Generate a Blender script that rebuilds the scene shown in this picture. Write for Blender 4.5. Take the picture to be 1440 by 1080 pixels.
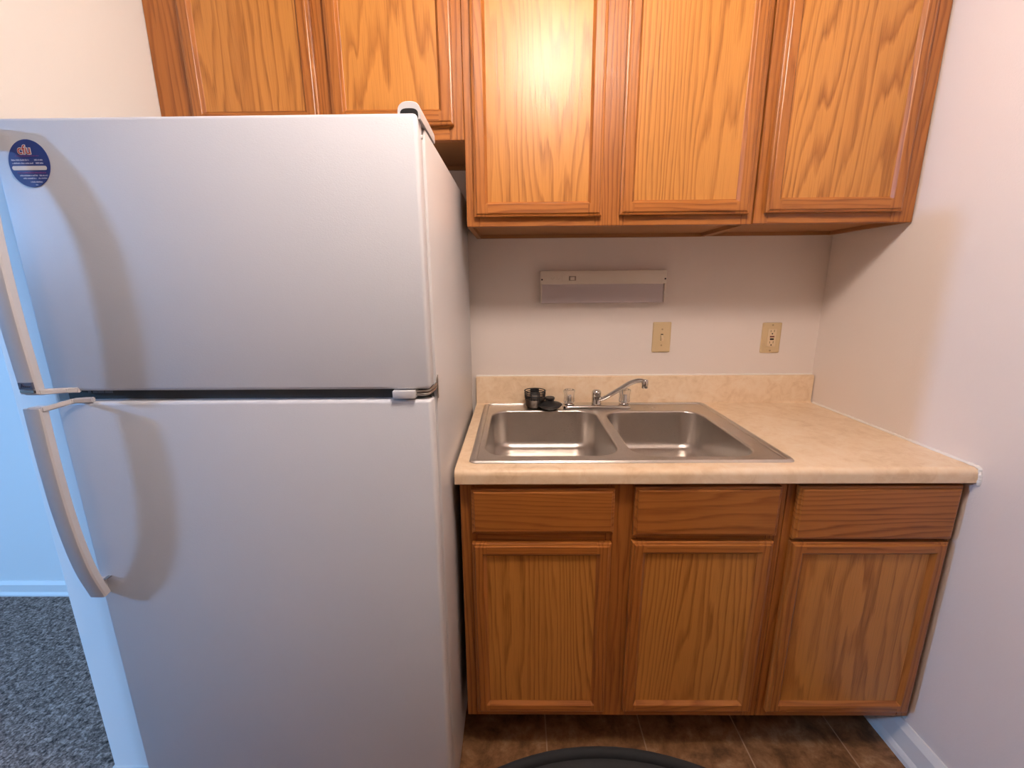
import bpy, bmesh, math, random
from mathutils import Vector, Matrix

random.seed(7)
S = bpy.context.scene
for o in list(bpy.data.objects):
    bpy.data.objects.remove(o)
COL = S.collection
PI = math.pi

# ------------------------------------------------------------------ camera, light, exposure
cd = bpy.data.cameras.new('camera')
cam = bpy.data.objects.new('camera', cd)
COL.objects.link(cam)
cd.sensor_fit = 'HORIZONTAL'
cd.sensor_width = 36.0
cd.lens = 602.19 / 1440.0 * 36.0
cd.clip_start = 0.01
cr = Vector((0.99991924, 0.00996204, -0.00789171))
cu = Vector((0.00548935, 0.2215051, 0.97514376))
cf = Vector((-0.01146247, 0.97510833, -0.22143252))
cam.matrix_world = Matrix(((cr.x, cu.x, -cf.x, 0.15539), (cr.y, cu.y, -cf.y, -1.62201),
                           (cr.z, cu.z, -cf.z, 1.35649), (0, 0, 0, 1)))
S.camera = cam

W = bpy.data.worlds.new('sky')
S.world = W
W.use_nodes = True
W.node_tree.nodes['Background'].inputs[0].default_value = (0.45, 0.65, 1.0, 1)
W.node_tree.nodes['Background'].inputs[1].default_value = 0.5

S.view_settings.view_transform = 'Standard'
S.view_settings.look = 'None'
S.view_settings.gamma = 1.0
S.view_settings.use_curve_mapping = False
S.view_settings.exposure = 0.0

LAMP_COL = (1.0, 0.84, 0.74)
LAMP_POWER = 91.0          # emission of the ceiling globe
DAY_COL = (0.25, 0.53, 1.0)
DAY_POWER = 265.0


def lamp(name, kind, loc, power, color, **kw):
    d = bpy.data.lights.new(name, kind)
    d.energy = power
    d.color = color
    for k, v in kw.items():
        setattr(d, k, v)
    o = bpy.data.objects.new(name, d)
    o.location = loc
    COL.objects.link(o)
    return o


# daylight entering by the narrow living room window (its opening is in wall_living_left)
day = lamp('daylight', 'AREA', (-4.62, -1.96, 2.12), DAY_POWER, DAY_COL, shape='RECTANGLE', size=0.14, size_y=0.62)
day.rotation_euler = (Vector((1, 0.3, -0.30))).to_track_quat('-Z', 'Z').to_euler()


# added unseen window in wall_front, to brighten the short wall end and far wall
day_fill = lamp('daylight', 'AREA', (-1.64, -5.55, 1.50), 168.0, DAY_COL, shape='RECTANGLE', size=0.66, size_y=1.2)
day_fill.rotation_euler = (Vector((0, 1, -0.06))).to_track_quat('-Z', 'Z').to_euler()


# ------------------------------------------------------------------ materials
def mat(name, color=(.8, .8, .8), rough=.5, metal=0.0, spec=.5, **kw):
    m = bpy.data.materials.new(name)
    m.use_nodes = True
    b = m.node_tree.nodes['Principled BSDF']
    b.inputs['Base Color'].default_value = (*color, 1)
    b.inputs['Roughness'].default_value = rough
    b.inputs['Metallic'].default_value = metal
    b.inputs['Specular IOR Level'].default_value = spec
    for k, v in kw.items():
        b.inputs[k].default_value = v
    return m


class NT:
    def __init__(s, m):
        s.m = m
        s.t = m.node_tree
        s.b = s.t.nodes['Principled BSDF']

    def n(s, kind, **kw):
        x = s.t.nodes.new(kind)
        for k, v in kw.items():
            setattr(x, k, v)
        return x

    def l(s, a, b):
        s.t.links.new(a, b)

    def val(s, sock, v):
        if hasattr(v, 'is_linked'):
            s.l(v, sock)
        else:
            sock.default_value = v

    def math(s, op, a, b=0.0, c=None):
        x = s.n('ShaderNodeMath', operation=op)
        s.val(x.inputs[0], a)
        s.val(x.inputs[1], b)
        if c is not None:
            s.val(x.inputs[2], c)
        return x.outputs[0]

    def coords(s, scale=(1, 1, 1), rnd=True):
        tc = s.n('ShaderNodeTexCoord')
        v = tc.outputs['Object']
        if rnd:
            oi = s.n('ShaderNodeObjectInfo')
            cm = s.n('ShaderNodeCombineXYZ')
            s.l(s.math('MULTIPLY', oi.outputs['Random'], 17.3), cm.inputs[0])
            s.l(s.math('MULTIPLY', oi.outputs['Random'], 31.7), cm.inputs[1])
            s.l(s.math('MULTIPLY', oi.outputs['Random'], 53.1), cm.inputs[2])
            a = s.n('ShaderNodeVectorMath', operation='ADD')
            s.l(v, a.inputs[0])
            s.l(cm.outputs[0], a.inputs[1])
            v = a.outputs[0]
        mp = s.n('ShaderNodeMapping')
        s.l(v, mp.inputs[0])
        mp.inputs['Scale'].default_value = scale
        return mp.outputs[0]

    def noise(s, vec, scale, detail=2.0, rough=.5, dist=0.0):
        x = s.n('ShaderNodeTexNoise')
        s.l(vec, x.inputs['Vector'])
        x.inputs['Scale'].default_value = scale
        x.inputs['Detail'].default_value = detail
        x.inputs['Roughness'].default_value = rough
        x.inputs['Distortion'].default_value = dist
        return x.outputs[0]

    def ramp(s, fac, stops):
        x = s.n('ShaderNodeValToRGB')
        s.l(fac, x.inputs[0])
        e = x.color_ramp.elements
        while len(e) < len(stops):
            e.new(.5)
        for i, (p, c) in enumerate(stops):
            e[i].position = p
            e[i].color = (*c, 1) if len(c) == 3 else c
        return x.outputs[0]

    def mix(s, fac, a, b, blend='MIX'):
        x = s.n('ShaderNodeMix', data_type='RGBA', blend_type=blend)
        s.val(x.inputs[0], fac)
        for i, v in ((6, a), (7, b)):
            if hasattr(v, 'is_linked'):
                s.l(v, x.inputs[i])
            else:
                x.inputs[i].default_value = (*v, 1)
        return x.outputs[2]

    def bump(s, h, strength=.3, dist=.001):
        x = s.n('ShaderNodeBump')
        x.inputs['Strength'].default_value = strength
        x.inputs['Distance'].default_value = dist
        s.l(h, x.inputs['Height'])
        s.l(x.outputs[0], s.b.inputs['Normal'])


def oak(name, light, dark, axis, straight=60.0, swirl=11.0, rough=.36, line=.85):
    """Honey oak: cathedral contours of a stretched noise plus fine pores; axis is the grain direction."""
    m = mat(name, light, rough, spec=.42, **{'Coat Weight': .12, 'Coat Roughness': .28})
    t = NT(m)
    k = .10
    sc = {'z': (1, 1, k), 'x': (k, 1, 1)}[axis]
    v = t.coords(sc)
    sep = t.n('ShaderNodeSeparateXYZ')
    t.l(v, sep.inputs[0])
    u = sep.outputs[0 if axis == 'z' else 2]
    n1 = t.noise(v, 3.4, 1.0, .4, .2)
    nm = t.noise(v, 15.0, 2.0, .5)
    n2 = t.noise(v, 60.0, 3.0, .6)
    ph = t.math('MULTIPLY', n1, swirl * 2.6)
    ph = t.math('MULTIPLY_ADD', u, straight, ph)
    ph = t.math('MULTIPLY_ADD', nm, 3.6, ph)
    ph = t.math('MULTIPLY_ADD', n2, .6, ph)
    fr = t.math('FRACT', ph)
    # late wood: a soft rise and a sharp fall per ring
    ring = t.ramp(fr, [(0.0, (0, 0, 0)), (.45, (.12, .12, .12)), (.82, (1, 1, 1)), (1.0, (0, 0, 0))])
    mod = t.noise(t.coords({'z': (1, 1, .12), 'x': (.12, 1, 1)}[axis]), 11.0, 2.0)
    ring = t.math('MULTIPLY', ring, t.math('MULTIPLY_ADD', mod, 1.5, .12))
    # pores
    vp = t.coords({'z': (1, 1, .018), 'x': (.018, 1, 1)}[axis])
    po = t.noise(vp, 520.0, 2.0, .6)
    pores = t.ramp(po, [(.50, (0, 0, 0)), (.66, (1, 1, 1))])
    tone = t.noise(t.coords({'z': (1, 1, .3), 'x': (.3, 1, 1)}[axis]), 5.0, 2.0)
    base = t.mix(tone, tuple(c * .86 for c in light), tuple(min(1, c * 1.1) for c in light))
    c1 = t.mix(t.math('MULTIPLY', ring, line), base, dark)
    pf = t.math('MULTIPLY', pores, t.math('MULTIPLY_ADD', ring, .45, .18))
    c2 = t.mix(pf, c1, tuple(c * .55 for c in dark))
    t.l(c2, t.b.inputs['Base Color'])
    t.bump(t.math('MULTIPLY_ADD', pores, -.6, t.math('MULTIPLY', ring, -.25)), .25, .0006)
    return m


P_L, P_D = (.570, .242, .052), (.320, .108, .018)
F_L, F_D = (.430, .152, .031), (.240, .068, .011)
OAK_PANEL = oak('oak_panel', P_L, P_D, 'z', 22, 11)
OAK_PANEL_STRAIGHT = oak('oak_panel_straight', P_L, P_D, 'z', 58, 11)
OAK_STILE = oak('oak_stile', F_L, F_D, 'z', 65, 7)
OAK_RAIL = oak('oak_rail', F_L, F_D, 'x', 65, 8)
OAK_DRAWER = oak('oak_drawer', F_L, F_D, 'x', 45, 10)
OAK_PLAIN = mat('cabinet_box', (.36, .16, .055), .55)
DARK_BASE = mat('toe_board', (.05, .028, .016), .7)


def paint(name, color, bump=.25, scale=240.0, rough=.75):
    m = mat(name, color, rough, spec=.3)
    t = NT(m)
    v = t.coords(rnd=False)
    h = t.noise(v, scale, 3.0, .6)
    big = t.noise(v, 1.6, 2.0)
    t.l(t.mix(big, tuple(c * .97 for c in color), tuple(min(1, c * 1.02) for c in color)), t.b.inputs['Base Color'])
    t.bump(h, bump, .002)
    return m


WALL = paint('wall_paint', (.80, .72, .67), .22, 230)
WALL_DIM = paint('wall_paint_low_bounce', (.34, .29, .25), .1, 230)  # made dark so the unseen wall behind the camera bounces less light
WALL_LIVING = paint('wall_paint_living', (.80, .79, .77), .1, 230)
CEIL = paint('ceiling_paint', (.62, .58, .53), .5, 90)
TRIM = mat('trim_paint', (.80, .78, .76), .4)
CAULK = mat('caulk', (.86, .82, .77), .45)


def tile_floor():
    m = mat('slate_vinyl_tile', (.2, .1, .05), .5, spec=.35)
    t = NT(m)
    tc = t.n('ShaderNodeTexCoord')
    mp = t.n('ShaderNodeMapping')
    t.l(tc.outputs['Object'], mp.inputs[0])
    v = mp.outputs[0]
    n1 = t.noise(v, 15.0, 5.0, .70, .3)
    n2 = t.noise(v, 75.0, 4.0, .75)
    c = t.ramp(n1, [(.34, (.13, .062, .026)), (.46, (.27, .130, .055)), (.56, (.38, .195, .088)), (.68, (.54, .33, .18))])
    c = t.mix(t.math('MULTIPLY', n2, .55), c, (.12, .055, .022))
    br = t.n('ShaderNodeTexBrick')
    br.offset = 0.0
    br.squash = 1.0
    mp2 = t.n('ShaderNodeMapping')
    t.l(tc.outputs['Object'], mp2.inputs[0])
    mp2.inputs['Location'].default_value = (-.24, .115, 0)
    t.l(mp2.outputs[0], br.inputs['Vector'])
    br.inputs['Scale'].default_value = 1.0
    br.inputs['Brick Width'].default_value = .2985
    br.inputs['Row Height'].default_value = .2985
    br.inputs['Mortar Size'].default_value = .0024
    br.inputs['Mortar Smooth'].default_value = .3
    br.inputs['Color1'].default_value = (1, 1, 1, 1)
    br.inputs['Color2'].default_value = (.82, .80, .78, 1)
    br.inputs['Mortar'].default_value = (1, 1, 1, 1)
    c = t.mix(1.0, c, br.outputs['Color'], 'MULTIPLY')
    c = t.mix(br.outputs['Fac'], c, (.40, .255, .155))
    t.l(c, t.b.inputs['Base Color'])
    t.bump(t.math('MULTIPLY_ADD', br.outputs['Fac'], -1.0, n1), .25, .002)
    return m


TILE = tile_floor()


def carpet_mat():
    m = mat('carpet', (.1, .1, .11), .95, spec=.1)
    t = NT(m)
    v = t.coords(rnd=False)
    n1 = t.noise(v, 130.0, 3.0, .7)
    n2 = t.noise(v, 55.0, 3.0, .6, .6)
    f = t.math('MULTIPLY_ADD', n1, .6, t.math('MULTIPLY', n2, .4))
    c = t.ramp(f, [(.36, (.045, .034, .030)), (.5, (.28, .20, .165)), (.64, (.66, .50, .42))])
    t.l(c, t.b.inputs['Base Color'])
    t.bump(f, 1.0, .012)
    return m


CARPET = carpet_mat()


def fridge_mat():
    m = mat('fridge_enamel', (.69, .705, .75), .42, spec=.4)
    t = NT(m)
    v = t.coords((1, 1, 1.6), rnd=False)
    h = t.noise(v, 320.0, 3.0, .55, .4)
    t.bump(h, .16, .0016)
    return m


ENAMEL = fridge_mat()
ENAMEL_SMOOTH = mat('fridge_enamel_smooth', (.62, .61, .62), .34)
HANDLE = mat('handle_plastic', (.62, .62, .66), .4)
GASKET = mat('gasket', (.055, .060, .060), .6)
BLACK = mat('black_plastic', (.012, .012, .013), .45)
STEEL = mat('bracket_steel', (.45, .42, .39), .35, 1.0)
CHROME = mat('chrome', (.62, .59, .56), .12, 1.0)
ACRYLIC = mat('clear_acrylic', (.93, .92, .90), .08, **{'Transmission Weight': .92, 'IOR': 1.45})
IVORY = mat('ivory_plastic', (.66, .50, .29), .38)
IVORY_LIGHT = mat('ivory_insert', (.74, .58, .37), .38)
SLOT = mat('slot_dark', (.02, .012, .010), .6)
RED = mat('red_button', (.16, .014, .012), .5)
FIXTURE = mat('fixture_enamel', (.72, .64, .55), .45)
LENS = mat('fixture_lens', (.60, .52, .53), .35, **{'Transmission Weight': .15})


def brushed():
    m = mat('brushed_steel', (.58, .54, .50), .30, 1.0)
    t = NT(m)
    v = t.coords((1, 14, 14), rnd=False)
    h = t.noise(v, 120.0, 3.0, .6)
    t.l(t.ramp(h, [(.3, (.26,) * 3), (.7, (.37,) * 3)]), t.b.inputs['Roughness'])
    s = t.noise(t.coords(rnd=False), 14.0, 4.0, .6)
    t.l(t.mix(s, (.54, .50, .465), (.64, .60, .56)), t.b.inputs['Base Color'])
    t.bump(h, .04, .0005)
    return m


BRUSHED = brushed()


def laminate():
    m = mat('beige_laminate', (.68, .46, .27), .36, spec=.45)
    t = NT(m)
    v = t.coords(rnd=False)
    n1 = t.noise(v, 28.0, 5.0, .7, .8)
    n2 = t.noise(v, 9.0, 3.0, .6)
    f = t.math('MULTIPLY_ADD', n1, .6, t.math('MULTIPLY', n2, .4))
    c = t.ramp(f, [(.34, (.72, .515, .32)), (.5, (.83, .635, .435)), (.66, (.88, .72, .54))])
    t.l(c, t.b.inputs['Base Color'])
    return m


LAMINATE = laminate()


def charcoal():
    m = mat('charcoal_top', (.020, .021, .023), .85, spec=.15)
    t = NT(m)
    h = t.noise(t.coords(rnd=False), 420.0, 2.0)
    t.bump(h, .25, .0008)
    return m


CHARCOAL = charcoal()
CHARCOAL_RIM = mat('charcoal_rim', (.012, .013, .015), .8, spec=.2)
NAVY = mat('sticker_navy', (.020, .045, .24), .45)
STICK_W = mat('sticker_white', (.75, .74, .76), .5)
STICK_PALE = mat('sticker_pale_print', (.45, .48, .70), .5)
STICK_RED = mat('sticker_red', (.42, .05, .045), .5)
STICK_PURPLE = mat('sticker_purple_print', (.16, .04, .22), .5)
BADGE = mat('badge_plate', (.22, .23, .30), .3, .6)
BADGE_INK = mat('badge_ink', (.012, .016, .07), .4)
GLASS = mat('window_glass', (1, 1, 1), .0, **{'Transmission Weight': 1.0, 'IOR': 1.01})


def emit(name, color, power):
    m = mat(name, (.9, .88, .85), .4)
    b = m.node_tree.nodes['Principled BSDF']
    b.inputs['Emission Color'].default_value = (*color, 1)
    b.inputs['Emission Strength'].default_value = power
    return m


DOME = emit('lamp_dome_glow', LAMP_COL, LAMP_POWER)


# ------------------------------------------------------------------ mesh helpers
def wloc(o):
    v = Vector((0, 0, 0))
    while o is not None:
        v += o.location
        o = o.parent
    return v


def obj(name, bm, m, parent=None, smooth=None):
    """link bm (built in world coordinates) as one mesh object"""
    off = wloc(parent)
    if off.length > 0:
        bmesh.ops.translate(bm, verts=bm.verts, vec=-off)
    bmesh.ops.recalc_face_normals(bm, faces=bm.faces)
    me = bpy.data.meshes.new(name)
    bm.to_mesh(me)
    bm.free()
    me.materials.append(m)
    if smooth is not None:
        for p in me.polygons:
            p.use_smooth = True
        me.set_sharp_from_angle(angle=math.radians(smooth))
    o = bpy.data.objects.new(name, me)
    COL.objects.link(o)
    o.parent = parent
    return o


def thing(name, label, cat, loc=(0, 0, 0), group=None):
    o = bpy.data.objects.new(name, None)
    o.empty_display_size = .05
    COL.objects.link(o)
    o.location = loc
    o['label'] = label
    o['category'] = cat
    if group:
        o['group'] = group
    return o


def tag(o, label, cat, group=None):
    o['label'] = label
    o['category'] = cat
    if group:
        o['group'] = group
    return o


def struct(name, bm, m, label, cat):
    o = obj(name, bm, m)
    o['kind'] = 'structure'
    o['label'] = label
    o['category'] = cat
    return o


def part(o, label):
    o['label'] = label
    return o


def BM():
    return bmesh.new()


def merge(dst, src):
    me = bpy.data.meshes.new('tmp')
    src.to_mesh(me)
    src.free()
    dst.from_mesh(me)
    bpy.data.meshes.remove(me)


def box(bm, x0, x1, y0, y1, z0, z1, bev=0.0, seg=2):
    t = BM()
    r = bmesh.ops.create_cube(t, size=1)
    for v in t.verts:
        v.co = Vector((x0 + (v.co.x + .5) * (x1 - x0), y0 + (v.co.y + .5) * (y1 - y0), z0 + (v.co.z + .5) * (z1 - z0)))
    if bev > 0:
        bmesh.ops.bevel(t, geom=list(t.edges), offset=bev, segments=seg, profile=.5, affect='EDGES')
    merge(bm, t)


def loft(bm, rings, closed=True, cap0=False, cap1=False):
    vs = [[bm.verts.new(p) for p in r] for r in rings]
    n = len(vs[0])
    for a, b in zip(vs, vs[1:]):
        for i in range(n if closed else n - 1):
            j = (i + 1) % n
            bm.faces.new((a[i], a[j], b[j], b[i]))
    if cap0:
        bm.faces.new(vs[0])
    if cap1:
        bm.faces.new(vs[-1])
    return vs


def lathe(bm, prof, c, n=32, axis='z', cap0=True, cap1=True):
    rings = []
    for r, h in prof:
        ring = []
        for i in range(n):
            a = 2 * PI * i / n
            if axis == 'z':
                ring.append((c[0] + r * math.cos(a), c[1] + r * math.sin(a), c[2] + h))
            elif axis == 'y':
                ring.append((c[0] + r * math.cos(a), c[1] + h, c[2] + r * math.sin(a)))
            else:
                ring.append((c[0] + h, c[1] + r * math.cos(a), c[2] + r * math.sin(a)))
        rings.append(ring)
    loft(bm, rings, True, cap0, cap1)


def tube(bm, pts, rad, n=14, caps=True):
    pts = [Vector(p) for p in pts]
    rad = rad if isinstance(rad, (list, tuple)) else [rad] * len(pts)
    rings = []
    up = None
    for i, p in enumerate(pts):
        d = (pts[min(i + 1, len(pts) - 1)] - pts[max(i - 1, 0)]).normalized()
        if up is None:
            up = Vector((0, 0, 1)) if abs(d.z) < .9 else Vector((0, 1, 0))
        s = d.cross(up).normalized()
        up = s.cross(d).normalized()
        rings.append([p + rad[i] * (math.cos(2 * PI * k / n) * s + math.sin(2 * PI * k / n) * up) for k in range(n)])
    loft(bm, rings, True, caps, caps)


def torus(bm, c, R, r, n=32, m=8):
    rings = []
    for i in range(n + 1):
        a = 2 * PI * i / n
        rings.append([(c[0] + (R + r * math.cos(2 * PI * k / m)) * math.cos(a),
                       c[1] + (R + r * math.cos(2 * PI * k / m)) * math.sin(a),
                       c[2] + r * math.sin(2 * PI * k / m)) for k in range(m)])
    loft(bm, rings, True)
    bmesh.ops.remove_doubles(bm, verts=bm.verts, dist=1e-6)


def rrect(x0, x1, y0, y1, r, z, n=8):
    pts = []
    for cx, cy, a0 in ((x1 - r, y1 - r, 0), (x0 + r, y1 - r, PI / 2), (x0 + r, y0 + r, PI), (x1 - r, y0 + r, 1.5 * PI)):
        for i in range(n + 1):
            a = a0 + PI / 2 * i / n
            pts.append((cx + r * math.cos(a), cy + r * math.sin(a), z))
    return pts


def smooth_path(pts, sub=6):
    """Catmull-Rom through the points"""
    P = [Vector(p) for p in pts]
    P = [2 * P[0] - P[1]] + P + [2 * P[-1] - P[-2]]
    out = []
    for i in range(1, len(P) - 2):
        for k in range(sub):
            t = k / sub
            a, b, c, d = P[i - 1:i + 3]
            out.append(.5 * ((2 * b) + (c - a) * t + (2 * a - 5 * b + 4 * c - d) * t * t + (3 * b - a - 3 * c + d) * t ** 3))
    out.append(P[-2])
    return out


def text_mesh(s, size, m, name, parent, origin, bold=0.0):
    """flat lettering facing -y, at world origin (left baseline)"""
    cu_ = bpy.data.curves.new('lettering', 'FONT')
    cu_.body = s
    cu_.size = size
    cu_.offset = bold
    cu_.extrude = .0001
    to = bpy.data.objects.new('lettering', cu_)
    COL.objects.link(to)
    dg = bpy.context.evaluated_depsgraph_get()
    me = bpy.data.meshes.new_from_object(to.evaluated_get(dg))
    bpy.data.objects.remove(to)
    bpy.data.curves.remove(cu_)
    bm = BM()
    bm.from_mesh(me)
    bpy.data.meshes.remove(me)
    for v in bm.verts:
        v.co = Vector((origin[0] + v.co.x, origin[1] - v.co.z, origin[2] + v.co.y))
    return obj(name, bm, m, parent)


# ------------------------------------------------------------------ the room
XR = 1.288          # right wall
XL = -.822          # kitchen face of the short wall beside the fridge
XS = -.917          # its living room face
YS = -.75           # its free end
H = 2.44
YB = -5.2           # wall behind the camera
XO = -4.3           # living room outer wall


def slab(x0, x1, y0, y1, z0, z1):
    b = BM()
    box(b, x0, x1, y0, y1, z0, z1)
    return b


struct('floor', slab(-.87, XR + .1, YB - .1, .1, -.05, 0), TILE, 'brown slate look tile floor of the kitchen', 'floor')
struct('floor_carpet', slab(XO - .1, -.87, YB - .1, .16, -.05, .002), CARPET, 'dark grey cut pile carpet in the room on the left', 'carpet')
struct('ceiling', slab(XO - .1, XR + .1, YB - .1, .16, H, H + .06), CEIL, 'white ceiling over both rooms', 'ceiling')
struct('wall_back', slab(XS + .02, XR + .1, 0, .1, 0, H), WALL, 'cream painted wall behind the sink counter', 'wall')
struct('wall_right', slab(XR, XR + .1, YB, 0, 0, H), WALL, 'cream painted side wall right of the counter', 'wall')
VX0, VX1, VZ0, VZ1 = -2.00, -1.28, .88, 2.12
b = BM()
box(b, XO, VX0, YB - .1, YB, 0, H)
box(b, VX1, XR, YB - .1, YB, 0, H)
box(b, VX0, VX1, YB - .1, YB, 0, VZ0)
box(b, VX0, VX1, YB - .1, YB, VZ1, H)
struct('wall_front', b, WALL_DIM, 'unseen wall behind the camera, made dark to cut bounced light', 'wall')
struct('wall_daylight_block', slab(XS, XL, YB, -1.32, 0, H), WALL, 'added unseen wall between the kitchen and the carpeted room, blocking daylight', 'wall')  # put in out of view to keep daylight out of the kitchen
struct('wall_far', slab(XO, XS + .02, .06, .16, 0, H), WALL_LIVING, 'far wall of the carpeted room, lit blue by daylight', 'wall')
b = BM()
box(b, XS, XL, YS, .06, 0, H, .004, 2)
struct('wall_left', b, WALL_LIVING, 'end of the short wall standing left of the refrigerator', 'wall')
# outer wall with the window opening
WY0, WY1, WZ0, WZ1 = -2.06, -1.80, 1.66, 2.40
b = BM()
box(b, XO - .1, XO, YB, WY0, 0, H)
box(b, XO - .1, XO, WY1, .06, 0, H)
box(b, XO - .1, XO, WY0, WY1, 0, WZ0)
box(b, XO - .1, XO, WY0, WY1, WZ1, H)
struct('wall_outer', b, WALL_LIVING, 'outer wall of the carpeted room, with a narrow window', 'wall')
b = BM()
for (y0, y1, z0, z1) in ((WY0, WY0 + .03, WZ0, WZ1), (WY1 - .03, WY1, WZ0, WZ1), (WY0, WY1, WZ0, WZ0 + .03), (WY0, WY1, WZ1 - .03, WZ1)):
    box(b, XO - .07, XO - .02, y0, y1, z0, z1)
struct('window_1', b, TRIM, 'narrow white framed window in the carpeted room', 'window')
b = BM()
for (x0, x1, z0, z1) in ((VX0, VX0 + .04, VZ0, VZ1), (VX1 - .04, VX1, VZ0, VZ1), (VX0, VX1, VZ0, VZ0 + .04), (VX0, VX1, VZ1 - .04, VZ1), (-1.66, -1.62, VZ0, VZ1)):
    box(b, x0, x1, YB - .07, YB - .02, z0, z1)
struct('window_added', b, TRIM, 'added white framed window behind the camera, unseen, brightening the carpeted room', 'window')  # frame of the window added for extra blue light


def baseboard(name, pts, h, label, m=TRIM, t=.014):
    """extrude a profile (thickness, height) along a floor polyline; each point is (x, y, nx, ny), n pointing into the room"""
    prof = [(0, 0), (t + .008, 0), (t + .008, h * .14), (t + .003, h * .24), (t, h * .28), (t, h * .80), (t * .55, h * .93), (t * .3, h), (0, h)]
    b = BM()
    loft(b, [[(x + nx * p, y + ny * p, q) for p, q in prof] for x, y, nx, ny in pts], True, True, True)
    return struct(name, b, m, label, 'baseboard')


baseboard('baseboard_right', [(XR, YB, -1, 0), (XR, -.50, -1, 0)], .108, 'white baseboard along the right wall')
baseboard('baseboard_far', [(XO, .06, 0, -1), (XS, .06, 0, -1)], .070, 'white baseboard along the far wall by the carpet')
baseboard('baseboard_left', [(XS, .05, -1, 0), (XS, YS, -1, -1), (XL, YS, 0, -1)], .126, 'white baseboard around the end of the short wall', t=.008)

# ------------------------------------------------------------------ cabinet pieces
RING = [(0, 0), (0, .0125), (.0020, .0140), (.0055, .0150), (.0065, .0150), (.0072, .0178), (.0092, .0190)]


def frame_bm(x0, x1, z0, z1, yb, w, bead):
    rings = RING + [(w - bead, .019), (w - bead + .0015, .0178), (w - .0015, .0105), (w, .0095), (w, 0)]
    b = BM()
    loops = [[(x0 + o, yb - h, z0 + o), (x1 - o, yb - h, z0 + o), (x1 - o, yb - h, z1 - o), (x0 + o, yb - h, z1 - o)] for o, h in rings]
    loft(b, loops, True)
    for x in (x0 + w, x1 - w):
        bmesh.ops.bisect_plane(b, geom=list(b.verts) + list(b.edges) + list(b.faces), plane_co=(x, 0, 0), plane_no=(1, 0, 0), dist=1e-6)
    return b


def sub_faces(b, test):
    n = BM()
    mp = {}
    for f in b.faces:
        if test(f.calc_center_median()):
            vs = []
            for v in f.verts:
                if v.index not in mp:
                    mp[v.index] = n.verts.new(v.co)
                vs.append(mp[v.index])
            n.faces.new(vs)
    return n


def door(parent, x0, x1, z0, z1, yb, w=.039, bead=.008, panel=None):
    """a framed cabinet door: the flat panel is the door, two stiles and two rails are its sub-parts"""
    b = BM()
    box(b, x0 + w - .004, x1 - w + .004, yb - .0095, yb - .001, z0 + w - .004, z1 - w + .004)
    d = obj('door', b, panel or OAK_PANEL, parent)
    f = frame_bm(x0, x1, z0, z1, yb, w, bead)
    f.verts.index_update()
    xa, xb, zm = x0 + w, x1 - w, (z0 + z1) / 2
    for nm, m, test in (('stile', OAK_STILE, lambda c: c.x < xa + 1e-6), ('stile', OAK_STILE, lambda c: c.x > xb - 1e-6),
                        ('rail', OAK_RAIL, lambda c: xa + 1e-6 < c.x < xb - 1e-6 and c.z > zm),
                        ('rail', OAK_RAIL, lambda c: xa + 1e-6 < c.x < xb - 1e-6 and c.z < zm)):
        s = sub_faces(f, test)
        o = obj(nm, s, m, d)
    f.free()
    return d


def drawer_front(parent, x0, x1, z0, z1, yb):
    b = BM()
    loops = [[(x0 + o, yb - h, z0 + o), (x1 - o, yb - h, z0 + o), (x1 - o, yb - h, z1 - o), (x0 + o, yb - h, z1 - o)] for o, h in RING]
    loft(b, loops, True, True, True)
    return obj('drawer_front', b, OAK_DRAWER, parent)


def piece(parent, name, m, *ext, bev=.0012):
    b = BM()
    box(b, *ext, bev, 1) if bev else box(b, *ext)
    return obj(name, b, m, parent)


# ---- upper cabinets
YF = -.318           # face frame plane


def upper(name_label, x0, x1, z0, z1, stiles, doors, rail_h, gap):
    t = thing('upper_cabinet', name_label, 'cabinet', ((x0 + x1) / 2, -.16, z0))
    b = BM()
    box(b, x0, x0 + .015, YF + .02, -.001, z0, z1)
    box(b, x1 - .015, x1, YF + .02, -.001, z0, z1)
    box(b, x0 + .015, x1 - .015, YF + .02, -.001, z0 + .012, z0 + .024)
    box(b, x0 + .015, x1 - .015, YF + .02, -.001, z1 - .015, z1)
    box(b, x0 + .015, x1 - .015, -.012, -.001, z0, z1)
    obj('carcass', b, OAK_PLAIN, t)
    for (a, c) in stiles:
        piece(t, 'face_stile', OAK_STILE, a, c, YF, YF + .02, z0, z1)
    for (a, c) in zip(stiles, stiles[1:]):
        piece(t, 'face_rail', OAK_RAIL, a[1], c[0], YF, YF + .02, z0, z0 + rail_h)
        piece(t, 'face_rail', OAK_RAIL, a[1], c[0], YF, YF + .02, z1 - .04, z1)
    for (a, c, za, zb, pm) in doors:
        door(t, a, c, za, zb, YF - .0018, panel=pm)
    return t


ZT = 2.29
upper('oak wall cabinet above the refrigerator, shorter than the others', -.8205, .0135, 1.7535, ZT,
      [(-.8205, -.705), (-.39, -.326), (-.026, .0135)],
      [(-.724, -.3765, 1.788, ZT - .02, OAK_PANEL), (-.3415, -.0125, 1.788, ZT - .02, OAK_PANEL)], .05, 0)
upper('wide two door oak wall cabinet between the refrigerator cabinet and the corner cabinet', .0145, .829, 1.526, ZT,
      [(.0145, .052), (.382, .463), (.797, .829)],
      [(.0375, .397, 1.5505, ZT - .02, OAK_PANEL_STRAIGHT), (.4485, .8115, 1.552, ZT - .02, OAK_PANEL_STRAIGHT)], .04, 0)
upper('single door oak wall cabinet in the corner by the right wall', .834, 1.2835, 1.5275, ZT,
      [(.834, .873), (1.222, 1.2835)],
      [(.8585, 1.2375, 1.5545, ZT - .02, OAK_PANEL)], .042, 0)

# ---- base cabinets
YBF = -.61


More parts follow.
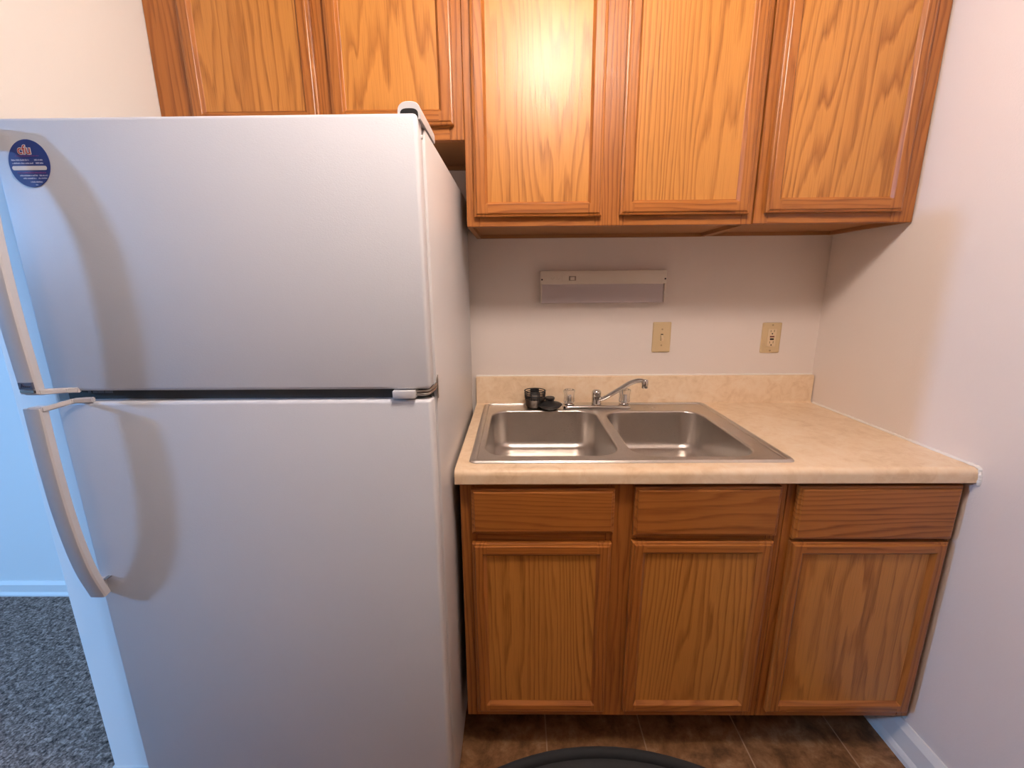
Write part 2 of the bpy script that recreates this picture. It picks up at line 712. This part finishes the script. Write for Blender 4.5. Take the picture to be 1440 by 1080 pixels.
def base(label, x0, x1, stiles, fronts, side=True):
    t = thing('base_cabinet', label, 'cabinet', ((x0 + x1) / 2, -.3, 0))
    b = BM()
    zb = .13
    box(b, x0, x0 + .015, YBF + .02, -.002, zb, .875)
    box(b, x1 - .015, x1, YBF + .02, -.002, zb, .875)
    box(b, x0 + .015, x1 - .015, YBF + .02, -.002, zb, zb + .015)
    obj('carcass', b, OAK_PLAIN, t)
    piece(t, 'toe_kick', DARK_BASE, x0, x1 - .005, -.47, -.455, 0, zb, bev=0)
    for (a, c) in stiles:
        piece(t, 'face_stile', OAK_STILE, a, c, YBF, YBF + .02, zb, .8755)
    for (a, c) in zip(stiles, stiles[1:]):
        piece(t, 'face_rail', OAK_RAIL, a[1], c[0], YBF, YBF + .02, .835, .8755)
        piece(t, 'face_rail', OAK_RAIL, a[1], c[0], YBF, YBF + .02, .69, .745)
        piece(t, 'face_rail', OAK_RAIL, a[1], c[0], YBF, YBF + .02, zb, .175)
    for (a, c, z0, z1, z2, z3, pm) in fronts:
        door(t, a, c, z0, z1, YBF - .0018, w=.038, bead=.010, panel=pm)
        drawer_front(t, a + .001, c + .003, z2, z3, YBF - .0018)
    return t


base('two door oak base cabinet under the sink', .007, .843,
     [(.007, .048), (.385, .467), (.803, .843)],
     [(.036, .3995, .159, .7035, .733, .8575, OAK_PANEL_STRAIGHT), (.4525, .8185, .1605, .708, .7255, .862, OAK_PANEL_STRAIGHT)])
base('single door oak base cabinet against the right wall', .8445, 1.2835,
     [(.8445, .878), (1.252, 1.2835)],
     [(.8635, 1.2665, .1605, .706, .7145, .8630, OAK_PANEL)])

# ------------------------------------------------------------------ countertop with the sink cut-out
ZC = .914
SX0, SX1, SY0, SY1 = .0300, .8700, -.5960, -.0295     # sink rim
CX0, CX1 = -.001, 1.287
ct = thing('countertop', 'beige laminate countertop with backsplash above the base cabinets', 'countertop', (.64, -.32, .876))
b = BM()
# top sheet with hole
outer = [(CX0, -.622, ZC), (CX1, -.622, ZC), (CX1, -.020, ZC), (CX0, -.020, ZC)]
hole = rrect(SX0 + .012, SX1 - .012, SY0 + .012, SY1 - .012, .03, ZC, 4)
ed = []
for lp in (outer, hole):
    vs = [b.verts.new(p) for p in lp]
    ed += [b.edges.new((vs[i], vs[(i + 1) % len(vs)])) for i in range(len(vs))]
bmesh.ops.triangle_fill(b, use_beauty=True, use_dissolve=False, edges=ed)
ztop = [f for f in b.faces]
# hole walls
loft(b, [hole, [(x, y, ZC - .03) for x, y, z in hole]], True)
# rolled front nose
prof = [(-.622, ZC)] + [(-.622 - .016 * math.sin(a), ZC - .016 + .016 * math.cos(a)) for a in [PI / 2 * i / 8 for i in range(1, 9)]] + [(-.638, .8775), (-.636, .8755), (-.618, .8755), (-.618, .884)]
loft(b, [[(CX0, y, z) for y, z in prof], [(CX1, y, z) for y, z in prof]], False)
b.faces.new([b.verts.new((CX0, y, z)) for y, z in prof])
b.faces.new([b.verts.new((CX1, y, z)) for y, z in prof])
# end panels (left and right)
for x in (CX0, CX1):
    b.faces.new([b.verts.new(p) for p in ((x, -.622, ZC), (x, -.001, ZC), (x, -.001, .882), (x, -.622, .882))])
obj('worktop', b, LAMINATE, ct, smooth=35)
b = BM()
prof = [(-.0005, .916), (-.0005, 1.0195), (-.004, 1.0205), (-.017, 1.0205), (-.0195, 1.0195), (-.0205, 1.017), (-.0205, .922), (-.0225, .9165), (-.028, .9143), (-.028, .9125), (-.0005, .9125)]
loft(b, [[(CX0, y, z) for y, z in prof], [(CX1 - .003, y, z) for y, z in prof]], True, True, True)
obj('backsplash', b, LAMINATE, ct, smooth=30)


def bead(pts, r, seed):
    rnd = random.Random(seed)
    P = smooth_path(pts, 10)
    bb = BM()
    tube(bb, P, [r * rnd.uniform(.75, 1.2) for _ in P], 8)
    return bb


part(obj('caulk_bead', bead([(CX0 + i * .1286, -.002, 1.0215) for i in range(11)], .0032, 3), CAULK, ct, 60), 'white caulk line')
part(obj('caulk_bead', bead([(XR - .0015, -.03 - i * .06, ZC + .0015) for i in range(11)] + [(XR - .0015, -.637, .906), (XR - .0015, -.641, .89), (XR - .001, -.640, .872)], .0042, 5), CAULK, ct, 60), 'white caulk line')

# ------------------------------------------------------------------ sink
sk = thing('kitchen_sink', 'stainless steel double bowl sink set in the beige countertop', 'sink', (.45, -.317, ZC))
LB = (.061, .4405, -.5505, -.1135)
RB = (.4625, .8095, -.5575, -.1265)
b = BM()
zd = ZC + .0014          # deck height


def rim(inset, z, r):
    return rrect(SX0 + inset, SX1 - inset, SY0 + inset * (.55 if inset > .006 else 1), SY1 - inset * (.55 if inset > .006 else 1), r, z, 8)


loft(b, [rim(0, ZC + .0003, .020), rim(.0015, ZC + .0030, .019), rim(.005, ZC + .0058, .018), rim(.0095, ZC + .0068, .016), rim(.0155, ZC + .0062, .014), rim(.0180, ZC + .0050, .013), rim(.0195, zd, .012), rim(.022, zd, .012)], True)
o_loop = rim(.022, zd, .012)
h1 = rrect(*LB, .070, zd, 10)
h2 = rrect(*RB, .070, zd, 10)
ed = []
for lp in (o_loop, h1, h2):
    vs = [b.verts.new(p) for p in lp]
    ed += [b.edges.new((vs[i], vs[(i + 1) % len(vs)])) for i in range(len(vs))]
bmesh.ops.triangle_fill(b, use_beauty=True, use_dissolve=False, edges=ed)
bmesh.ops.remove_doubles(b, verts=b.verts, dist=1e-5)
obj('sink_deck', b, BRUSHED, sk, smooth=40)


def bowl(B, depth):
    x0, x1, y0, y1 = B
    rings = []
    # rolled lip
    for a in (0, 25, 50, 75, 90):
        s = .006 * math.sin(math.radians(a))
        d = .006 * (1 - math.cos(math.radians(a)))
        rings.append((s, -d))
    rings += [(.009, -.045), (.0125, -depth + .042)]
    R = .036
    for a in range(15, 91, 15):
        rings.append((.0125 + R * (1 - math.cos(math.radians(a))), -depth + .042 - R * math.sin(math.radians(a))))
    rings += [(.075, -depth + .003), (.12, -depth)]
    bb = BM()
    loops = []
    for o, d in rings:
        r = max(.07 - o * .55, .03)
        loops.append(rrect(x0 + o, x1 - o, y0 + o, y1 - o, r, zd + d, 10))
    loft(bb, loops, True, False, True)
    obj('bowl', bb, BRUSHED, sk, smooth=60)
    dx, dy = (x0 + x1) / 2, (y0 + y1) / 2
    dr = BM()
    lathe(dr, [(.057, .0045), (.054, .0065), (.044, .005), (.040, .0035), (.012, .003)], (dx, dy, zd - depth), 28)
    part(obj('drain', dr, CHROME, sk, 40), 'round chrome drain')


bowl(LB, .150)
bowl(RB, .150)
b = BM()
for x in (.634, .660):
    torus(b, (x, -.088, zd + .0003), .008, .0008, 18, 6)
part(obj('stamped_mark', b, BRUSHED, sk, 60), 'faint stamped rings')

# ------------------------------------------------------------------ faucet
fx, fy, fz = .451, -.075, zd + .0004
fa = thing('faucet', 'chrome two handle faucet at the back of the sink', 'faucet', (fx, fy, fz))
b = BM()
loft(b, [rrect(.3265, .5755, -.1065, -.0500, .014, fz + h, 6) if o == 0 else rrect(.3265 + o, .5755 - o, -.1065 + o * .8, -.0500 - o * .8, .014, fz + h, 6)
         for o, h in ((0, 0), (0, .006), (.003, .0105), (.008, .0125), (.016, .0130))], True, True, True)
obj('deck_plate', b, CHROME, fa, 40)
b = BM()
lathe(b, [(.0185, .012), (.0180, .018), (.0170, .020), (.0168, .046), (.0172, .048), (.0172, .054), (.0160, .0605), (.0120, .0645), (.0055, .0665), (.001, .067)], (fx, fy, fz), 28)
obj('body', b, CHROME, fa, 40)
sp = smooth_path([(fx + .006, fy - .006, .944), (.482, -.092, .957), (.525, -.112, .991), (.556, -.128, 1.0165), (.577, -.142, 1.0285), (.590, -.151, 1.0315), (.602, -.159, 1.030)], 6)
b = BM()
tube(b, sp, [.0072 + .0012 * math.sin(PI * i / (len(sp) - 1)) for i in range(len(sp))], 16)
obj('spout', b, CHROME, fa, 60)
b = BM()
lathe(b, [(.0085, .036), (.0105, .034), (.0112, .028), (.0112, .018), (.0102, .0175), (.0102, .008), (.0095, .0065), (.006, .0065)], (.6025, -.1595, 1.0005), 24)
part(obj('aerator', b, CHROME, fa, 40), 'chrome aerator at the spout tip')


def knob(x, rot):
    c = (x, fy, fz)
    k = BM()
    lathe(k, [(.0190, .0120), (.0195, .0150), (.0175, .0180), (.0150, .0195), (.006, .0200), (.006, .046), (.004, .050)], c, 24)
    o = obj('tap_handle', k, CHROME, fa, 40)
    k = BM()
    n = 48
    prof = [(.0185, .0200), (.0195, .0235), (.0186, .030), (.0180, .045), (.0190, .056), (.0205, .062), (.0190, .0665), (.014, .067), (.010, .064), (.004, .063)]
    rings = []
    for r, h in prof:
        rings.append([(c[0] + (r + (.0013 * math.cos(8 * a + rot) if r > .012 else 0)) * math.cos(a), c[1] + (r + (.0013 * math.cos(8 * a + rot) if r > .012 else 0)) * math.sin(a), c[2] + h)
                      for a in [2 * PI * i / n for i in range(n)]])
    loft(k, rings, True, True, True)
    part(obj('acrylic_grip', k, ACRYLIC, o, 50), 'clear fluted acrylic grip')


knob(.350, 0)
knob(.5555, .4)

# ------------------------------------------------------------------ strainer and stopper
sx, sy, sz = .2225, -.0735, zd + .0003
st = thing('sink_strainer', 'dark metal basket strainer standing on the sink ledge', 'strainer', (sx, sy, sz))
b = BM()
lathe(b, [(.020, .0), (.028, .001), (.033, .006), (.0355, .014), (.0360, .032), (.0375, .034), (.0350, .034), (.0335, .031), (.0330, .014), (.028, .008), (.010, .007)], (sx, sy, sz), 36)
obj('cup', b, mat('dark_steel', (.16, .14, .125), .32, 1.0), st, 50)
b = BM()
for h, R in ((.040, .0372), (.0475, .0380), (.055, .0386), (.0635, .0392)):
    torus(b, (sx, sy, sz + h), R, .0018, 36, 8)
for i in range(8):
    a = 2 * PI * (i + .5) / 8
    tube(b, [(sx + .0365 * math.cos(a), sy + .0365 * math.sin(a), sz + .032), (sx + .0393 * math.cos(a), sy + .0393 * math.sin(a), sz + .064)], .0019, 6)
box(b, sx - .013, sx + .013, sy + .0375, sy + .0395, sz + .034, sz + .064)
lathe(b, [(.0335, .020), (.0335, .0225), (.009, .0225), (.008, .030), (.005, .034)], (sx, sy, sz), 28)
part(obj('slotted_cage', b, BLACK, st, 50), 'black slotted ring cage')
b = BM()
qx, qy = .2755, -.098
lathe(b, [(.020, .0), (.026, .0015), (.038, .009), (.0450, .0155), (.0462, .0180), (.0440, .0200), (.032, .0225), (.021, .0265), (.0165, .0300), (.0160, .0345), (.0185, .0375), (.0190, .0430), (.0165, .0455), (.006, .0460)], (qx, qy, zd), 40)
tag(obj('drain_stopper', b, BLACK, None, 40), 'black rubber drain stopper lying at the edge of the left bowl', 'stopper')

# ------------------------------------------------------------------ wall fittings
lx0, lx1 = .2425, .697
lf = thing('wall_light_fixture', 'white linear fluorescent light mounted on the wall under the cabinets', 'light fixture', (.47, 0, 1.352))
b = BM()
box(b, lx0, lx1, -.030, -.0005, 1.3635, 1.4115, .003, 2)
box(b, lx0, lx0 + .006, -.030, -.0005, 1.2965, 1.366, .002, 1)
box(b, lx1 - .006, lx1, -.026, -.0005, 1.2965, 1.366, .002, 1)
obj('housing', b, FIXTURE, lf, 40)
b = BM()
prof = [(-.001, 1.3640), (-.0265, 1.3640), (-.0275, 1.3300), (-.0305, 1.3060), (-.0300, 1.2985), (-.0260, 1.2960), (-.001, 1.2960)]
loft(b, [[(lx0 + .0055, y, z) for y, z in prof], [(lx1 - .0095, y, z) for y, z in prof]], True, True, True)
part(obj('diffuser', b, LENS, lf, 30), 'dull lavender plastic diffuser')
b = BM()
box(b, .3495, .3655, -.0345, -.029, 1.3785, 1.3895, .001, 1)
obj('rocker_switch', b, FIXTURE, lf)
b = BM()
box(b, .3455, .3705, -.0305, -.028, 1.3765, 1.3920)
part(obj('switch_recess', b, mat('recess_shadow', (.30, .24, .18), .7), lf), 'darker switch recess')
b = BM()
for x in (.286, .307):
    torus_pts = []
    for i in range(19):
        a = PI + PI * i / 18
        torus_pts.append((x + .0055 * math.cos(a), -.0302, 1.3895 + .008 * math.sin(a)))
    tube(b, torus_pts, .0009, 6)
for (p, q) in (((.3195, 1.374), (.3435, 1.374)), ((.3435, 1.374), (.3435, 1.396)), ((.3195, 1.396), (.3435, 1.396)), ((.3195, 1.374), (.3195, 1.396))):
    tube(b, [(p[0], -.0302, p[1]), (q[0], -.0302, q[1])], .0008, 6)
obj('embossed_mark', b, FIXTURE, lf)
for x in (.2480, .6915):
    b = BM()
    lathe(b, [(.0030, -.0315), (.0030, -.029)], (x, 0, 1.3805), 12, 'y')
    part(obj('screw', b, SLOT, lf), 'dark screw')


def plate(t, cx, cz, w, h):
    b = BM()
    loops = []
    for o, d in ((0, .0003), (0, .0030), (.002, .0052), (.005, .0060)):
        loops.append([(x, -d, z) for x, z, _ in rrect(cx - w / 2 + o, cx + w / 2 - o, cz - h / 2 + o, cz + h / 2 - o, .004, 0, 3)])
    loft(b, loops, True, False, True)
    obj('cover_plate', b, IVORY, t, 35)


def screw(t, x, z, y=-.0060):
    b = BM()
    lathe(b, [(.0033, y - .0010), (.0033, y + .001)], (x, 0, z), 14, 'y')
    s = obj('screw', b, mat('ivory_screw', (.42, .30, .17), .4), t)
    return s


sw = thing('light_switch', 'ivory toggle switch plate on the wall below the fluorescent light', 'light switch', (.7015, 0, 1.1665))
plate(sw, .7015, 1.1665, .0685, .1135)
b = BM()
box(b, .6970, .7060, -.0066, -.005, 1.1545, 1.1795)
part(obj('toggle_slot', b, SLOT, sw), 'dark toggle slot')
b = BM()
loft(b, [[(.6977, -.006, 1.1765), (.7053, -.006, 1.1765), (.7053, -.006, 1.158), (.6977, -.006, 1.158)],
         [(.6982, -.017, 1.1640), (.7048, -.017, 1.1640), (.7048, -.0165, 1.1545), (.6982, -.0165, 1.1545)]], True, True, True)
obj('toggle', b, IVORY_LIGHT, sw)
screw(sw, .7015, 1.1965)
screw(sw, .7015, 1.1365)

ol = thing('wall_outlet', 'ivory ground fault outlet plate near the right wall above the backsplash', 'outlet', (1.112, 0, 1.1615))
plate(ol, 1.112, 1.1615, .0710, .1135)
b = BM()
box(b, 1.0965, 1.1275, -.0088, -.005, 1.1280, 1.1950, .001, 1)
rc = obj('receptacle', b, IVORY_LIGHT, ol)
for (dz, up) in ((1.1835, 1), (1.1415, 1)):
    b = BM()
    box(b, 1.1050, 1.1064, -.0092, -.008, dz, dz + .007)
    box(b, 1.1176, 1.1190, -.0092, -.008, dz, dz + .0085)
    lathe(b, [(.0026, -.0092), (.0026, -.008)], (1.112, 0, dz - .0062), 12, 'y')
    part(obj('slots', b, SLOT, rc), 'dark plug slots')
b = BM()
box(b, 1.1040, 1.1200, -.0100, -.008, 1.1640, 1.1690)
part(obj('reset_button', b, RED, ol), 'dark red reset button')
b = BM()
box(b, 1.1055, 1.1190, -.0100, -.008, 1.1540, 1.1605)
part(obj('test_button', b, SLOT, ol), 'black test button')
screw(ol, 1.112, 1.2095)
screw(ol, 1.112, 1.1135)

# ------------------------------------------------------------------ refrigerator
fr = thing('refrigerator', 'white top freezer refrigerator standing left of the counter', 'refrigerator', (-.395, -.42, 0))
DXL, DXR = -.7745, -.0155
YD, YDB = -.800, -.757
ZFT, ZFB = 1.6515, 1.1595      # freezer door
ZRT, ZRB = 1.1375, .115        # lower door
b = BM()
box(b, -.7720, -.0120, -.7480, -.0600, .030, 1.6450, .006, 2)
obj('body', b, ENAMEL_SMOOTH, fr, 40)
b = BM()
box(b, DXL + .012, DXR - .010, -.758, -.7475, ZFB + .012, ZFT - .012)
box(b, DXL + .012, DXR - .010, -.758, -.7475, ZRB + .012, ZRT - .012)
part(obj('gasket', b, GASKET, fr), 'dark rubber door gasket')
b = BM()
box(b, DXL + .006, DXR - .004, -.775, -.746, ZRT - .004, ZFB + .004)
part(obj('center_trim', b, GASKET, fr), 'dark strip between the two doors')
b = BM()
for k, (x, w_) in enumerate(((-.7265, .006), (-.7165, .010), (-.7055, .012), (-.6915, .016))):
    box(b, x, x + w_, -.7758, -.7745, 1.1500, 1.1555 - .001 * (k % 2))
part(obj('trim_marking', b, mat('trim_print', (.16, .18, .23), .5), fr), 'small faded print on the dark strip')


def fridge_door(name, z0, z1):
    b = BM()
    box(b, DXL, DXR, YD, YDB, z0, z1, .007, 3)
    return obj(name, b, ENAMEL, fr, 50)


fd = fridge_door('freezer_door', ZFB, ZFT)
rd = fridge_door('refrigerator_door', ZRB, ZRT)

HX0, HX1 = -.7790, -.7455


def handle(parent, path, arm, end):
    """path: (z, y of front face) from the arm end to the foot; section is a wide flat rounded strip"""
    P = smooth_path([(0, y, z) for z, y in path], 6)
    th = .017
    rings = []
    for i, p in enumerate(P):
        d = (P[min(i + 1, len(P) - 1)] - P[max(i - 1, 0)]).normalized()
        nrm = Vector((0, -d.z, d.y))
        if nrm.y > 0:
            nrm = -nrm
        ring = []
        for (u, v) in ((0, .22), (.035, .06), (.10, 0), (.84, 0), (.94, .07), (1, .26), (1, .88), (.95, 1), (.05, 1), (0, .88)):
            c = p - nrm * (v * th)
            ring.append((HX0 + u * (HX1 - HX0), c.y, c.z))
        rings.append(ring)
    b = BM()
    loft(b, rings, True, True, True)
    # bracket arm reaching back and across to the door edge
    A = [Vector(q) for q in arm]
    hw = .0052
    rr = []
    for i, p in enumerate(A):
        t_ = .020 - .0125 * min(i, 2) / 2
        rr.append([(p.x, p.y - t_ / 2, p.z - hw), (p.x, p.y + t_ / 2, p.z - hw), (p.x, p.y + t_ / 2, p.z + hw), (p.x, p.y - t_ / 2, p.z + hw)])
    t = BM()
    loft(t, rr, True, True, True)
    bmesh.ops.bevel(t, geom=list(t.edges), offset=.0016, segments=2, affect='EDGES')
    merge(b, t)
    # foot block against the door
    fz = path[-1][0]
    up = 1 if path[0][0] > fz else -1
    za, zb2 = sorted((fz, fz + up * .035))
    box(b, HX0 + .003, HX1 - .012, path[-1][1] + .004, YD + .001, za + .001, zb2, .003, 2)
    return obj('handle', b, HANDLE, parent, 28)


lower = [(1.1385, -.8545), (1.08, -.8555), (1.00, -.8555), (.92, -.8535), (.84, -.8480), (.77, -.8390), (.703, -.8235)]
handle(rd, lower, [(-.7700, -.8450, 1.1355), (-.7440, -.8440, 1.1360), (-.7280, -.8050, 1.1415), (-.6960, -.7960, 1.1415)], -1)
upperh = [(1.1665, -.8510), (1.225, -.8530), (1.30, -.8550), (1.38, -.8550), (1.46, -.8530), (1.53, -.8470), (1.585, -.8370), (1.635, -.8225)]
handle(fd, upperh, [(-.7700, -.8420, 1.1700), (-.7440, -.8410, 1.1690), (-.7300, -.8080, 1.1640), (-.7180, -.7980, 1.1620)], 1)
b = BM()
box(b, -.7520, -.7445, -.8140, -.7990, .738, .7405)
part(obj('handle_screw', b, STEEL, rd), 'small steel screw tab')
# badge on the freezer handle
b = BM()
box(b, -.7745, -.7475, -.8540, -.8500, 1.1765, 1.1895, .0006, 1)
bd = part(obj('badge', b, BADGE, fd), 'small dark badge plate with script lettering')
b = BM()
tube(b, smooth_path([(-.7690, -.8543, 1.1800), (-.7672, -.8543, 1.1850), (-.7655, -.8543, 1.1880), (-.7645, -.8543, 1.1830), (-.7635, -.8543, 1.1812), (-.7618, -.8543, 1.1836), (-.7602, -.8543, 1.1812), (-.7585, -.8543, 1.1834), (-.7568, -.8543, 1.1812), (-.7550, -.8543, 1.1832), (-.7532, -.8543, 1.1812), (-.7512, -.8543, 1.1826)], 4), .00075, 6)
part(obj('script_lettering', b, BADGE_INK, bd), 'navy script lettering')
b = BM()
box(b, -.7745, -.7475, -.8535, -.8490, 1.1690, 1.1745, .0006, 1)
part(obj('badge_trim', b, CHROME, fd), 'bright trim bar under the badge')

# hinge cover on top
def arch(x0, x1, z0, z1, y, p=.75):
    pr = [(x0, y, z0)]
    for i in range(17):
        a_ = PI - PI * i / 16
        pr.append(((x0 + x1) / 2 + (x1 - x0) / 2 * math.copysign(abs(math.cos(a_)) ** p, math.cos(a_)), y, z0 + .35 * (z1 - z0) + .65 * (z1 - z0) * abs(math.sin(a_)) ** p))
    return pr + [(x1, y, z0)]


b = BM()
loft(b, [arch(-.0505, -.0105, 1.6445, z1, y) for y, z1 in ((-.7900, 1.6715), (-.7870, 1.6735), (-.7000, 1.6735), (-.6550, 1.6715))], True, True, True)
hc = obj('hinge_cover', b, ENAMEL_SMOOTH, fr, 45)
b = BM()
loft(b, [arch(-.0460, -.0145, 1.6460, 1.6610, -.7910, .7), arch(-.0460, -.0145, 1.6460, 1.6610, -.7890, .7)], True, True, True)
part(obj('cover_opening', b, BLACK, hc), 'dark opening under the cover')
# centre hinge
b = BM()
box(b, -.0905, -.0455, -.8060, -.774, 1.1418, 1.1582, .002, 2)
ch = part(obj('center_hinge', b, ENAMEL_SMOOTH, fr, 40), 'white hinge cap between the doors')
b = BM()
for z, r in ((1.1545, .0030), (1.1480, .0030)):
    tube(b, smooth_path([(-.047, -.792, z), (-.030, -.793, z), (-.020, -.785, z + .001), (-.0145, -.764, z + .004), (-.0130, -.752, z + .006)], 5), r, 8)
loft(b, [[(-.0112, -.752, 1.130), (-.0112, -.744, 1.128), (-.0112, -.744, 1.178), (-.0112, -.750, 1.174)], [(-.0095, -.752, 1.130), (-.0095, -.744, 1.128), (-.0095, -.744, 1.178), (-.0095, -.750, 1.174)]], True, True, True)
part(obj('hinge_bracket', b, STEEL, ch, 50), 'grey steel hinge bracket')
b = BM()
lathe(b, [(.0035, 0), (.0035, .003), (.0015, .0038)], (-.0160, -.768, 1.622), 12, 'x')
part(obj('plug_button', b, TRIM, fd), 'small white plug')
b = BM()
box(b, -.765, -.030, -.765, -.745, .020, .105, .003, 1)
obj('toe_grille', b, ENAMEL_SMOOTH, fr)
b = BM()
box(b, -.028, -.0115, -.790, -.750, .096, .110, .002, 1)
part(obj('bottom_hinge', b, TRIM, fr, 40), 'small white hinge under the lower door')
for x in (-.70, -.085):
    b = BM()
    lathe(b, [(.02, 0), (.02, .012), (.008, .014), (.008, .035)], (x, -.70, 0), 16)
    part(obj('foot', b, BLACK, fr), 'black levelling foot')

# ------------------------------------------------------------------ sticker on the freezer door
scx, scz, sy_ = -.7095, 1.577, YD - .0004
rx, rz = .0363, .0390
stk = thing('sticker', 'oval dark blue information sticker on the freezer door', 'sticker', (scx, sy_, scz))


def oval(rx_, rz_, y, n=48):
    pts = []
    for i in range(n):
        a = 2 * PI * i / n
        pts.append((scx + rx_ * math.cos(a) + .0055 * math.sin(a), y, scz - .0036 * math.cos(a) + rz_ * math.sin(a)))
    return pts


b = BM()
loft(b, [oval(rx, rz, sy_), oval(rx, rz, sy_ - .0008)], True, True, True)
obj('backing', b, NAVY, stk)
yt = sy_ - .0010
text_mesh('cfu', .0205, STICK_W, 'logo_outline', stk, (-.7255, yt, 1.5925), .0011)
lg = text_mesh('cfu', .0205, STICK_RED, 'logo', stk, (-.7255, yt - .0003, 1.5925), .0001)
part(lg, 'red letters')


def print_line(x0, x1, z, h, m, seed, label):
    """one line of small worn print: short unreadable strokes"""
    rnd = random.Random(seed)
    b = BM()
    x = x0
    while x < x1:
        w_ = rnd.uniform(.0007, .0016)
        hh = h * rnd.uniform(.6, 1.0)
        box(b, x, min(x + w_, x1), yt - .0002, yt, z, z + hh)
        x += w_ + rnd.choice((.0003, .0003, .0004, .0012))
    part(obj('print_line', b, m, stk), label)


print_line(-.731, -.689, 1.5885, .0018, STICK_PURPLE, 1, 'purple print')
print_line(-.7400, -.7085, 1.5815, .0026, STICK_PALE, 2, 'pale print')
print_line(-.6990, -.6840, 1.5815, .0026, STICK_PALE, 3, 'pale print')
print_line(-.7395, -.7020, 1.5762, .0026, STICK_PALE, 4, 'pale print')
print_line(-.6975, -.6830, 1.5762, .0026, STICK_PALE, 5, 'pale print')
b = BM()
loft(b, [[(x, yt, z) for x, z, _ in rrect(-.7415, -.6795, 1.5660, 1.5730, .003, 0, 4)], [(x, yt - .0003, z) for x, z, _ in rrect(-.7415, -.6795, 1.5660, 1.5730, .003, 0, 4)]], True, True, True)
part(obj('blank_strip', b, STICK_W, stk), 'white strip')
print_line(-.7340, -.6830, 1.5605, .0026, STICK_PURPLE, 6, 'purple print')
print_line(-.7310, -.6990, 1.5560, .0026, STICK_PALE, 7, 'pale print')
print_line(-.6955, -.6810, 1.5560, .0026, STICK_PALE, 8, 'pale print')
print_line(-.7260, -.7015, 1.5515, .0024, STICK_PALE, 9, 'pale print')
print_line(-.6985, -.6830, 1.5515, .0024, STICK_PALE, 10, 'pale print')
print_line(-.7140, -.6930, 1.5455, .0022, STICK_PALE, 11, 'pale print')
print_line(-.7060, -.7010, 1.5408, .0022, STICK_PALE, 12, 'pale print')

# ------------------------------------------------------------------ round table in the foreground
tx, ty, tr, tz = .2634, -1.517, .357, .75
tb = thing('round_table', 'round charcoal table with a raised rim at the bottom of the photo', 'table', (tx, ty, 0))
b = BM()
lathe(b, [(tr - .016, -.006), (tr - .020, -.0085), (.30, -.0055), (.15, -.0045), (.01, -.0045)], (tx, ty, tz), 96, cap0=False)
obj('tabletop', b, CHARCOAL, tb, 60)
b = BM()
lathe(b, [(.02, -.032), (tr - .03, -.034), (tr - .006, -.028), (tr, -.018), (tr, -.007), (tr - .0035, -.0015), (tr - .008, 0), (tr - .0125, -.0012), (tr - .0155, -.005), (tr - .017, -.014)], (tx, ty, tz), 96, cap1=False)
part(obj('rim', b, CHARCOAL_RIM, tb, 50), 'black rounded rim')
b = BM()
lathe(b, [(.06, .716), (.045, .700), (.032, .68), (.032, .06), (.045, .04)], (tx, ty, 0), 28)
obj('pedestal', b, BLACK, tb, 40)
b = BM()
lathe(b, [(.21, 0), (.21, .012), (.19, .022), (.05, .045), (.03, .05)], (tx, ty, 0), 48)
obj('base', b, BLACK, tb, 40)

# ------------------------------------------------------------------ ceiling lamp (out of frame, it lights the kitchen)
LX, LY = .30, -1.18
cl = thing('ceiling_lamp', 'frosted globe ceiling lamp over the kitchen floor', 'ceiling lamp', (LX, LY, H))
b = BM()
lathe(b, [(.085, -.001), (.085, -.014), (.070, -.030), (.062, -.046), (.02, -.046)], (LX, LY, H), 48)
obj('fitter', b, TRIM, cl, 40)
b = BM()
gr, gc = .118, -.155
lathe(b, [(.058, -.0465)] + [(gr * math.sin(math.radians(q)), gc + gr * math.cos(math.radians(q))) for q in range(32, 176, 9)] + [(.004, gc - gr)], (LX, LY, H), 48)
part(obj('globe', b, DOME, cl, 80), 'glowing frosted glass globe')
